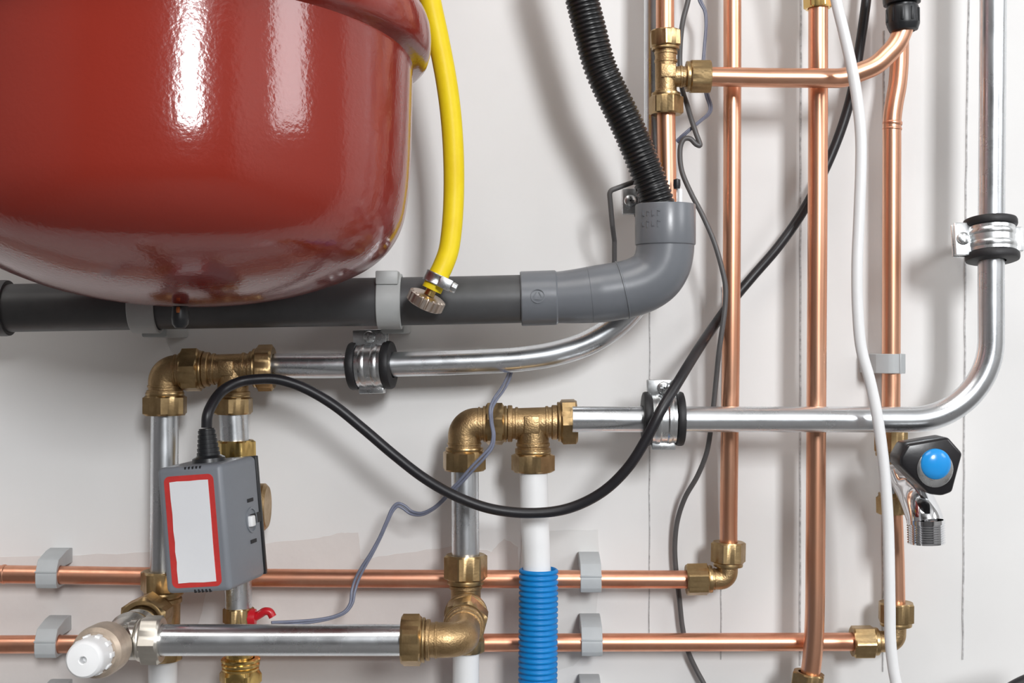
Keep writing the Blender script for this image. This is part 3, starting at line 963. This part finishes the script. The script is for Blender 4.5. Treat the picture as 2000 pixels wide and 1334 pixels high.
# small white tube and black tip poking out of the socket
t = thing('drain_tube', 'thin clear tube with a dark tip standing in the grey socket', 'tube', P(1327, 400, wd))
bm = NB(); sweep(bm, [P(1328, 440, wd), P(1328, 369, wd)], 0.0021, 14); obj('tube', bm, 'white', t)
bm = NB(); lathe(bm, [(0, 0), (0.0024, 0), (0.0030, 0.003), (0.0028, 0.0075), (0, 0.0085)], P(1322, 369, wd - 0.004), Z, 16); obj('tip', bm, 'black', t)

# corrugated hose
hpts = [P(1098, -170, 0.118), P(1118, -80, 0.114), P(1137, 0, 0.110), P(1153, 63, 0.108), P(1170, 126, 0.106), P(1191, 175, 0.104), P(1214, 222, 0.103), P(1236, 270, 0.101), P(1256, 318, 0.099), P(1273, 362, 0.098), P(1286, 402, 0.097), P(1289, 424, 0.097)]
path, L = resample(catmull(hpts, 12), 0.00046)
hp_ = 0.0037


def hrad(s):
    f = (s / hp_) % 1.0
    return 0.0134 if 0.12 < f < 0.58 else (0.0121 if 0.70 < f < 0.98 else 0.0128)


bm = NB()
sweep(bm, path, hrad, 32)
tag(obj('corrugated_hose', bm, 'hose', sharp=70), 'black ribbed drain hose entering the grey socket', 'hose')

# ------------------------------------------------------------------ clips on the waste pipe


def ring_sector(bm, c, axis, ri, ro, half, a0, a1, hint, n=40):
    u, v, w = basis(axis, hint)
    poly = []
    for k in range(n + 1):
        a = a0 + (a1 - a0) * k / n
        poly.append((ro * math.cos(a), ro * math.sin(a)))
    for k in range(n + 1):
        a = a1 + (a0 - a1) * k / n
        poly.append((ri * math.cos(a), ri * math.sin(a)))
    prism(bm, poly, c, u, v, w, -half, half, 0.0006, 1)


def waste_clip(px, py, label, wid, base_label=None):
    t = thing('pipe_bracket', label, 'pipe clip', V((P(px, py, wd).x, -0.001, P(px, py, wd).z)), 'light grey clips holding the waste pipe')
    c = P(px, py, wd)
    rp = S(47.6, wd)
    bm = NB()
    ring_sector(bm, c, X, rp, rp + 0.0028, wid / 2, -2.75, 2.75, OUT)
    bump = V((0, 0, 0))
    box(bm, c, X, OUT, Z, (-wid * 0.5, 0.003, rp * 0.66), (wid * 0.42, 0.0205, rp + 0.0042), 0.001)
    obj('band', bm, 'clip', t, sharp=40)
    bm = NB()
    box(bm, V((c.x, 0, c.z)), X, OUT, Z, (-wid * 0.5, 0.0005, -rp - 0.006), (wid * 0.5, wd - rp - 0.0012, rp * 0.6), 0.002)
    obj('mount', bm, 'clip', t)


waste_clip(762, 589, 'light grey clip around the waste pipe left of the yellow hose end', S(47, wd))
waste_clip(287, 597, 'light grey clip around the waste pipe beneath the red vessel', S(52, wd))

# ------------------------------------------------------------------ rubber lined steel pipe clamps


def pipe_clamp(label, px, py, d, axis, ear, r_out_px, half_px, group=None, back_tab=False, band_half=None, rubber=True):
    """ear: direction of the screw flange"""
    axis, ear = V(axis).normalized(), V(ear)
    ear = (ear - axis * ear.dot(axis)).normalized()
    OUTC = axis.cross(ear); OUTC = OUTC if OUTC.y < 0 else -OUTC
    c = P(px, py, d)
    t = thing('pipe_clamp', label, 'pipe clamp', V((c.x, 0, c.z)), 'rubber lined pipe clamps')
    ro = S(r_out_px, d)
    hw = S(half_px, d)
    rb = ro * 0.90
    ri = 0.0108
    # band
    bm = NB()
    bh = hw * 0.61
    lathe(bm, [(ri + 0.0012, -bh), (rb - 0.0008, -bh), (rb, -bh + 0.0006), (rb, bh - 0.0006), (rb - 0.0008, bh), (ri + 0.0012, bh)], c, axis, 48, wrap=True)
    for k in (-0.45, 0.45):
        pass
    lathe(bm, [(rb - 0.0002, -bh * 0.75), (rb + 0.0007, -bh * 0.55), (rb + 0.0007, -bh * 0.35), (rb - 0.0002, -bh * 0.2)], c, axis, 48, wrap=True)
    lathe(bm, [(rb - 0.0002, bh * 0.2), (rb + 0.0007, bh * 0.35), (rb + 0.0007, bh * 0.55), (rb - 0.0002, bh * 0.75)], c, axis, 48, wrap=True)
    obj('band', bm, 'zinc', t, sharp=30)
    # rubber lips
    for sgn in (-1, 1):
        bm = NB()
        mid = sgn * hw * 0.80
        h = hw * 0.20
        lathe(bm, [(ri, mid - h), (ro - 0.0022, mid - h), (ro - 0.0006, mid - h + 0.0006), (ro, mid - h + 0.0020), (ro, mid + h - 0.0020), (ro - 0.0006, mid + h - 0.0006), (ro - 0.0022, mid + h), (ri, mid + h)], c, axis, 48, wrap=True)
        obj('rubber_lining', bm, 'rubber', t, 'black rubber lip', sharp=30)
    # flange with screw
    side = axis
    fz = rb * 0.97
    bm = NB()
    tl = hw * 0.78
    box(bm, c, side, ear, OUTC, (-tl, fz - 0.002, 0.0022), (tl, fz + 0.0125, 0.0048), 0.0008)
    box(bm, c, side, ear, OUTC, (-tl, fz - 0.002, -0.0050), (tl, fz + 0.0125, -0.0020), 0.0008)
    box(bm, c, side, ear, OUTC, (-bh, fz - 0.006, -0.004), (bh, fz, 0.0062), 0.001)
    obj('flange', bm, 'zinc', t, sharp=30)
    bm = NB()
    sc = c + ear * (fz + 0.0062) + OUTC * 0.0048
    lathe(bm, [(0, 0), (0.0052, 0), (0.0053, 0.0012), (0.0046, 0.0028), (0.0026, 0.0038), (0, 0.0039)], sc, OUTC, 24)
    box(bm, sc, side, ear, OUTC, (-0.0032, -0.0006, 0.0028), (0.0032, 0.0006, 0.0040), 0)
    box(bm, sc, side, ear, OUTC, (-0.0006, -0.0032, 0.0028), (0.0006, 0.0032, 0.0040), 0)
    obj('screw', bm, 'zinc', t, 'cross head screw', sharp=30)
    # opposite hinge tab
    bm = NB()
    box(bm, c, side, ear, OUTC, (-bh * 0.95, -rb - 0.0052, -0.004), (bh * 0.95, -rb + 0.001, 0.0045), 0.0008)
    obj('hinge_tab', bm, 'zinc', t, sharp=30)
    # wall stud behind
    bm = NB()
    dd = -c.y
    lathe(bm, [(0.004, -0.0005), (0.004, dd - rb + 0.001)], V((c.x, 0, c.z)), OUT, 16)
    lathe(bm, [(0.0075, dd - rb - 0.006), (0.0075, dd - rb + 0.001)], V((c.x, 0, c.z)), OUT, 6)
    obj('wall_stud', bm, 'zinc', t, sharp=30)
    return t


pipe_clamp('steel clamp with black rubber on the curved pipe below the waste pipe', 726, 714, fd, (1, -0.16, 0.03), Z, 47, 43)
pipe_clamp('steel clamp with black rubber, crossed by the black power cable', 1295, 818, gd, X, Z, 53, 40)
pipe_clamp('steel clamp with black rubber on the vertical pipe at the right edge', 1936, 469, gd, (0, 0.17, 1), -X, 51, 42)
pipe_clamp('steel clamp half hidden behind the grey waste socket', 1281, 394, fd, Z, -X, 42, 32)

# ------------------------------------------------------------------ plastic clips on the copper pipes


def copper_clip(px, py, label, d=0.03, rp=0.0077, wid=0.0178, vertical=False, group='grey clips on the low copper pipes', tall=1.0):
    c = P(px, py, d)
    bm = NB()
    g = rp + 0.0003
    # cross section: first coordinate away from wall, second across the pipe
    out = [(-d, 0.0185 * tall), (-d + 0.006, 0.0195 * tall), (-d + 0.016, 0.0185 * tall), (g * 0.55, g + 0.0060 * tall), (g + 0.0022, g * 0.62), (g + 0.0030, g * 0.2), (g + 0.0028, -g * 0.75), (g + 0.0004, -g - 0.0019), (g * 0.3, -g - 0.0022), (-d, -g - 0.0022)]
    inn = []
    for k in range(25):
        a = -PI * 0.75 + PI * 1.5 * k / 24
        inn.append((g * math.cos(a), g * math.sin(a)))
    inn = [(-g * 1.05, -g * 0.72)] + inn + [(-g * 1.05, g * 0.72)]
    # single ring polygon: outer run then back along the bore
    poly = out + [(-d, -g * 0.72)] + inn + [(-d, g * 0.72)]
    if vertical:
        prism(bm, poly, c, OUT, -X, Z, -wid / 2, wid / 2, 0.0004, 1)
    else:
        prism(bm, poly, c, OUT, Z, X, -wid / 2, wid / 2, 0.0004, 1)
    t = thing('pipe_clip', label, 'pipe clip', V((c.x, -0.0005, c.z)), group)
    o = obj('clip_body', bm, 'clip_grey', t, sharp=25)
    bm = NB()
    w2 = wid / 2 * 1.04
    if vertical:
        box(bm, c, OUT, -X, Z, (g + 0.0022, -g * 0.7, -w2), (g + 0.0036, -g * 0.5, w2), 0.0003)
    else:
        box(bm, c, OUT, Z, X, (g + 0.0020, g * 0.45, -w2), (g + 0.0034, g * 0.62, w2), 0.0003)
    obj('latch', bm, 'clip_grey', t)


copper_clip(98, 1123, 'grey clip on the upper low copper pipe, left of the actuator')
copper_clip(96, 1258, 'grey clip on the lower low copper pipe beside the white valve cap')
copper_clip(1153, 1131, 'grey clip on the upper low copper pipe, right of the blue conduit')
copper_clip(1155, 1254.5, 'grey clip on the lower low copper pipe, right of the blue conduit')
copper_clip(1740, 710, 'light grey clip on the copper pipe above the tap', rp=0.0078, vertical=True, group=None, wid=S(38, .03))
copper_clip(1154, 1376, 'grey clip cut by the bottom edge, right of the blue conduit')
copper_clip(98, 1386, 'grey clip cut by the bottom edge at the left')

# ------------------------------------------------------------------ yellow hose with clamp and knurled nut
yd = 0.122
t = thing('filling_hose', 'yellow hose hanging beside the red vessel with a knurled nut end', 'hose', P(838, 590, yd + 0.02))
ypts = [P(818, -160, yd - 0.01), P(828, -70, yd - 0.005), P(840, 0, yd), P(857, 80, yd), P(872, 160, yd), P(881, 230, yd), P(886, 310, yd), P(886, 390, yd), P(882, 450, yd + 0.004), P(876, 490, yd + 0.008), P(866, 518, yd + 0.012), P(853, 545, yd + 0.014), P(843, 566, yd + 0.014)]
bm = NB()
yp = catmull(ypts, 10)
yl = sum((a - b).length for a, b in zip(yp, yp[1:]))
sweep(bm, yp, lambda s: 0.0087 - 0.0008 * min(1, s / yl), 32)
obj('hose', bm, 'yellow', t, sharp=50)
p_a, p_b = P(861, 528, yd + 0.014), P(837, 577, yd + 0.014)
ax = (p_b - p_a).normalized()
u, v, w = basis(ax, V((1, 0, 0)))
bm = NB()
cc = P(852.5, 546, yd + 0.014)
lathe(bm, [(0.0082, -0.0042), (0.0098, -0.0042), (0.0101, -0.0036), (0.0097, -0.0028), (0.0097, 0.0028), (0.0101, 0.0036), (0.0098, 0.0042), (0.0082, 0.0042)], cc, ax, 40, wrap=True)
hc = obj('hose_clamp', bm, 'zinc', t, 'steel hose clamp', sharp=30)
bm = NB()
box(bm, cc, u, v, w, (0.003, 0.0080 if v.y < 0 else -0.0145, -0.0045), (0.0135, 0.0145 if v.y < 0 else -0.0080, 0.0045), 0.001)
sc = cc + u * 0.0135 + v * (0.011 if v.y < 0 else -0.011)
lathe(bm, [(0, 0), (0.0036, 0), (0.0040, 0.001), (0.0036, 0.004), (0, 0.0042)], sc, u, 8)
obj('clamp_screw', bm, 'zinc', hc, sharp=30)
bm = NB()
s0 = P(843, 566, yd + 0.014)
lathe(bm, [(0, 0), (0.0042, 0), (0.0042, 0.005), (0, 0.005)], s0, ax, 24)
obj('stem', bm, 'gold', t)
# knurled nut, tipped slightly so that its top face shows
kx = (ax - OUT * 0.22).normalized()
k0 = P(837, 577, yd + 0.0145)
u2, v2, w2 = basis(kx, V((1, 0, 0)))
bm = NB()
rings = []
for r, h, kn in ((0.0035, 0.0, 0), (0.0128, 0.0, 0), (0.0142, 0.0010, 1), (0.0142, 0.0080, 1), (0.0130, 0.0092, 0), (0.0100, 0.0092, 0), (0.0100, 0.004, 0), (0.0035, 0.004, 0)):
    ring = []
    for q in range(120):
        a = 2 * PI * q / 120
        rr = r
        if kn:
            rr = r + (0.0007 if (q % 6) < 4 else -0.0009)
        ring.append(k0 + w2 * h + (u2 * math.cos(a) + v2 * math.sin(a)) * rr)
    rings.append(ring)
ring_loft(bm, rings, wrap=True)
obj('knurled_nut', bm, 'nickel', t, 'knurled pinkish metal nut', sharp=30)

# ------------------------------------------------------------------ white cable
wc = [(1560, -420), (1612, -120), (1633, 0), (1648, 63), (1664, 134), (1675, 201), (1681, 262), (1681.5, 320), (1678, 420), (1674, 520), (1675, 600), (1682, 680), (1699, 744), (1711, 800), (1719, 850), (1728, 925), (1734.5, 1023), (1737, 1121), (1738, 1190), (1739, 1250), (1744, 1300), (1750, 1334), (1768, 1420)]
pipe('white_cable', 'thick white cable hanging in front of the pipes down past the tap', 'cable', [P(a, b, 0.118) for a, b in wc], 0.0044, 'white_cable', smooth=10, seg=24)

# ------------------------------------------------------------------ thin wires
w1 = [(1362, -420, .05), (1358, -200, .05), (1350, -50, .05), (1344, 0, .05), (1334, 40, .05), (1329, 80, .048), (1328, 130, .046), (1333, 176, .048), (1341, 202, .052), (1350, 232, .056), (1360, 262, .058), (1367, 284, .058), (1360, 282, .058), (1348, 271, .058), (1337, 271, .058), (1330, 282, .058), (1328, 305, .058), (1332, 335, .058), (1349, 376, .058), (1372, 420, .058), (1394, 470, .059), (1409, 520, .060), (1417, 560, .060), (1416, 600, .060), (1411, 640, .060), (1404, 690, .058), (1399, 740, .05), (1394, 790, .045), (1388, 840, .042), (1380, 885, .036), (1362, 930, .028), (1338, 972, .020), (1323, 1018, .013), (1318, 1070, .010), (1321, 1120, .010), (1327, 1170, .010), (1333, 1225, .010), (1343, 1270, .010), (1360, 1308, .010), (1374, 1334, .011), (1400, 1390, .012)]
pipe('thin_wire', 'long dark grey wire kinked by the tee and winding down behind the pipes', 'wire', [P(*q) for q in w1], 0.0022, 'wire', smooth=8, seg=12)


def twin(name, label, pts, r, off, material='wire_blue'):
    bm = NB()
    c = catmull([P(*q) for q in pts], 8)
    for sgn in (-1, 1):
        line = []
        for i, p in enumerate(c):
            a = c[max(i - 1, 0)]; b = c[min(i + 1, len(c) - 1)]
            tg = (b - a).normalized()
            nrm = tg.cross(OUT).normalized()
            sw = math.sin(i * 0.11) * 0.35 + 0.75
            line.append(p + nrm * off * sgn * sw + OUT * off * 0.3 * sgn)
        sweep(bm, line, r, 10)
    return tag(obj(name, bm, material, sharp=60), label, 'wire')


twin('twin_wire', 'bluish twin wire looped behind the tee nut at the top', [(1352, -420, .035), (1354, -200, .035), (1360, -50, .035), (1367, 0, .035), (1377, 22, .035), (1379, 50, .035), (1376, 90, .035), (1374, 125, .035), (1376, 160, .035), (1381, 186, .036), (1388, 210, .038), (1384, 222, .042), (1368, 236, .05), (1351, 250, .053), (1335, 264, .053), (1322, 277, .05)], 0.00105, 0.0010)
twin('twin_wire', 'bluish twin wire zigzagging from the curved pipe over the elbow to the thick pipe', [(998, 722, .032), (993, 738, .04), (980, 762, .062), (966, 782, .08), (959, 800, .086), (960, 825, .0865), (964, 850, .0865), (960, 872, .0865), (946, 890, .0865), (925, 912, .086), (900, 940, .082), (878, 962, .076), (862, 980, .07), (845, 994, .066), (822, 1004, .062), (803, 1001, .06), (788, 990, .06), (777, 986, .06), (767, 995, .06), (757, 1016, .06), (742, 1050, .06), (725, 1082, .06), (708, 1110, .06), (697, 1132, .06), (690, 1155, .062), (686, 1178, .066), (675, 1194, .07), (655, 1204, .075), (625, 1211, .08), (580, 1216, .09), (530, 1219, .1)], 0.0012, 0.0013)
pipe('thin_wire', 'short dark wire bent over the half hidden clamp', 'wire', fillet([P(1258, 350, .078), P(1236, 356, .078), P(1190, 373, .078), P(1196, 440, .07), P(1200, 470, .06), P(1200, 540, .05)], 0.004, 6), 0.0021, 'wire', seg=12)

# ------------------------------------------------------------------ tap
td = 0.03
tc_ = P(1740, 925, td)
t = thing('water_tap', 'chrome tap with a black three-lobed handle and blue cap', 'tap', tc_)
add_nut(t, (1740, 890), (1740, 838), td, 72, 0.0081, 0.25)
add_nut(t, (1743, 962), (1744, 1003), td, 66, 0.0075, 0.5)
bm = NB()
arm(bm, P(1740, 884, td), P(1740, 908, td), S(19, td))
obj('threaded_neck', bm, 'gold', t)
bm = NB()
arm(bm, P(1740, 896, td), P(1742, 968, td), 0.0100)
hc_ = P(1822, 912, 0.085)
sweep(bm, [tc_, tc_.lerp(hc_, 0.35), tc_.lerp(hc_, 0.8), hc_], 0.0118, 32)
sp = catmull([tc_.lerp(hc_, 0.30), P(1776, 950, 0.055), P(1793, 982, 0.072), P(1805, 1010, 0.082), P(1808, 1022, 0.084)], 8)
spl = sum((a - b).length for a, b in zip(sp, sp[1:]))
sweep(bm, sp, lambda s: 0.0128 + 0.0016 * s / spl, 32)
obj('body', bm, 'chrome', t, sharp=40)
bm = NB()
tb = P(1808, 1014, 0.084)
k = S(1, 0.084)
prt = [(0.0105, 0), (36 * k, 0)]
for q in range(8):
    h = (8 + q * 4.6) * k
    prt += [(36 * k, h), (33.6 * k, h + 1.5 * k), (33.6 * k, h + 2.6 * k), (36 * k, h + 4.1 * k)]
prt += [(35 * k, 47 * k), (0.0105, 47 * k)]
lathe(bm, prt, tb, V((0.03, 0, -1)), 40, wrap=True)
obj('outlet_thread', bm, 'chrome', t, sharp=20)
# handle: triangle with cut corners, pixel outline at its own depth
hd0, hd1 = 0.088, 0.118
front = [(1772, 867), (1853, 854), (1882, 886), (1862, 962), (1842, 969), (1816, 966), (1757, 909), (1757, 893)]
cx = sum(p[0] for p in front) / len(front); cy = sum(p[1] for p in front) / len(front)
hn = V((0.05, -1, -0.02)).normalized()
uh, vh, wh = basis(hn, V((0, 0, 1)))
hcen = P(cx, cy, hd1)
poly = []
for a, b in front:
    q = P(a, b, hd1) - hcen
    poly.append((q.dot(uh), q.dot(vh)))
bm = NB()
prism(bm, poly, hcen, uh, vh, wh, -0.026, 0.0, 0.0024, 3)
hh = obj('handle', bm, 'black_gloss', t, 'black three-lobed plastic handle', sharp=40)
bm = NB()
bc = P(1826, 906, hd1)
kk = S(1, hd1)
lathe(bm, [(20 * kk, -0.001), (36 * kk, -0.001), (36 * kk, 0.0006), (32 * kk, 0.0019), (20 * kk, 0.0019)], bc - Z * 10 * kk, hn, 48, wrap=True)  # ring offset downward so its bright crescent stands in for a reflection
obj('cap_glint_ring', bm, 'zinc', hh, 'metal ring set low as the white reflection under the cap', sharp=40)
bm = NB()
lathe(bm, [(0, -0.001), (30 * kk, -0.001), (30 * kk, 0.0022), (28.5 * kk, 0.0032), (18 * kk, 0.0048), (8 * kk, 0.0055), (0, 0.0056)], bc, hn, 48)
obj('cap', bm, 'bluecap', hh, 'round blue cap', sharp=40)

# ------------------------------------------------------------------ dark hose at the lower right corner
pipe('black_hose', 'black hose just showing in the bottom right corner', 'hose', [P(1930, 1400, 0.12), P(1965, 1358, 0.12), (P(1992, 1340, 0.12)), P(2040, 1322, 0.12), P(2120, 1310, 0.12)], 0.0065, 'cable', smooth=8)

# ------------------------------------------------------------------ colour management
vs = scene.view_settings
vs.view_transform = 'Standard'
vs.look = 'None'
vs.exposure = 0.04
vs.gamma = 1.0
vs.use_curve_mapping = False
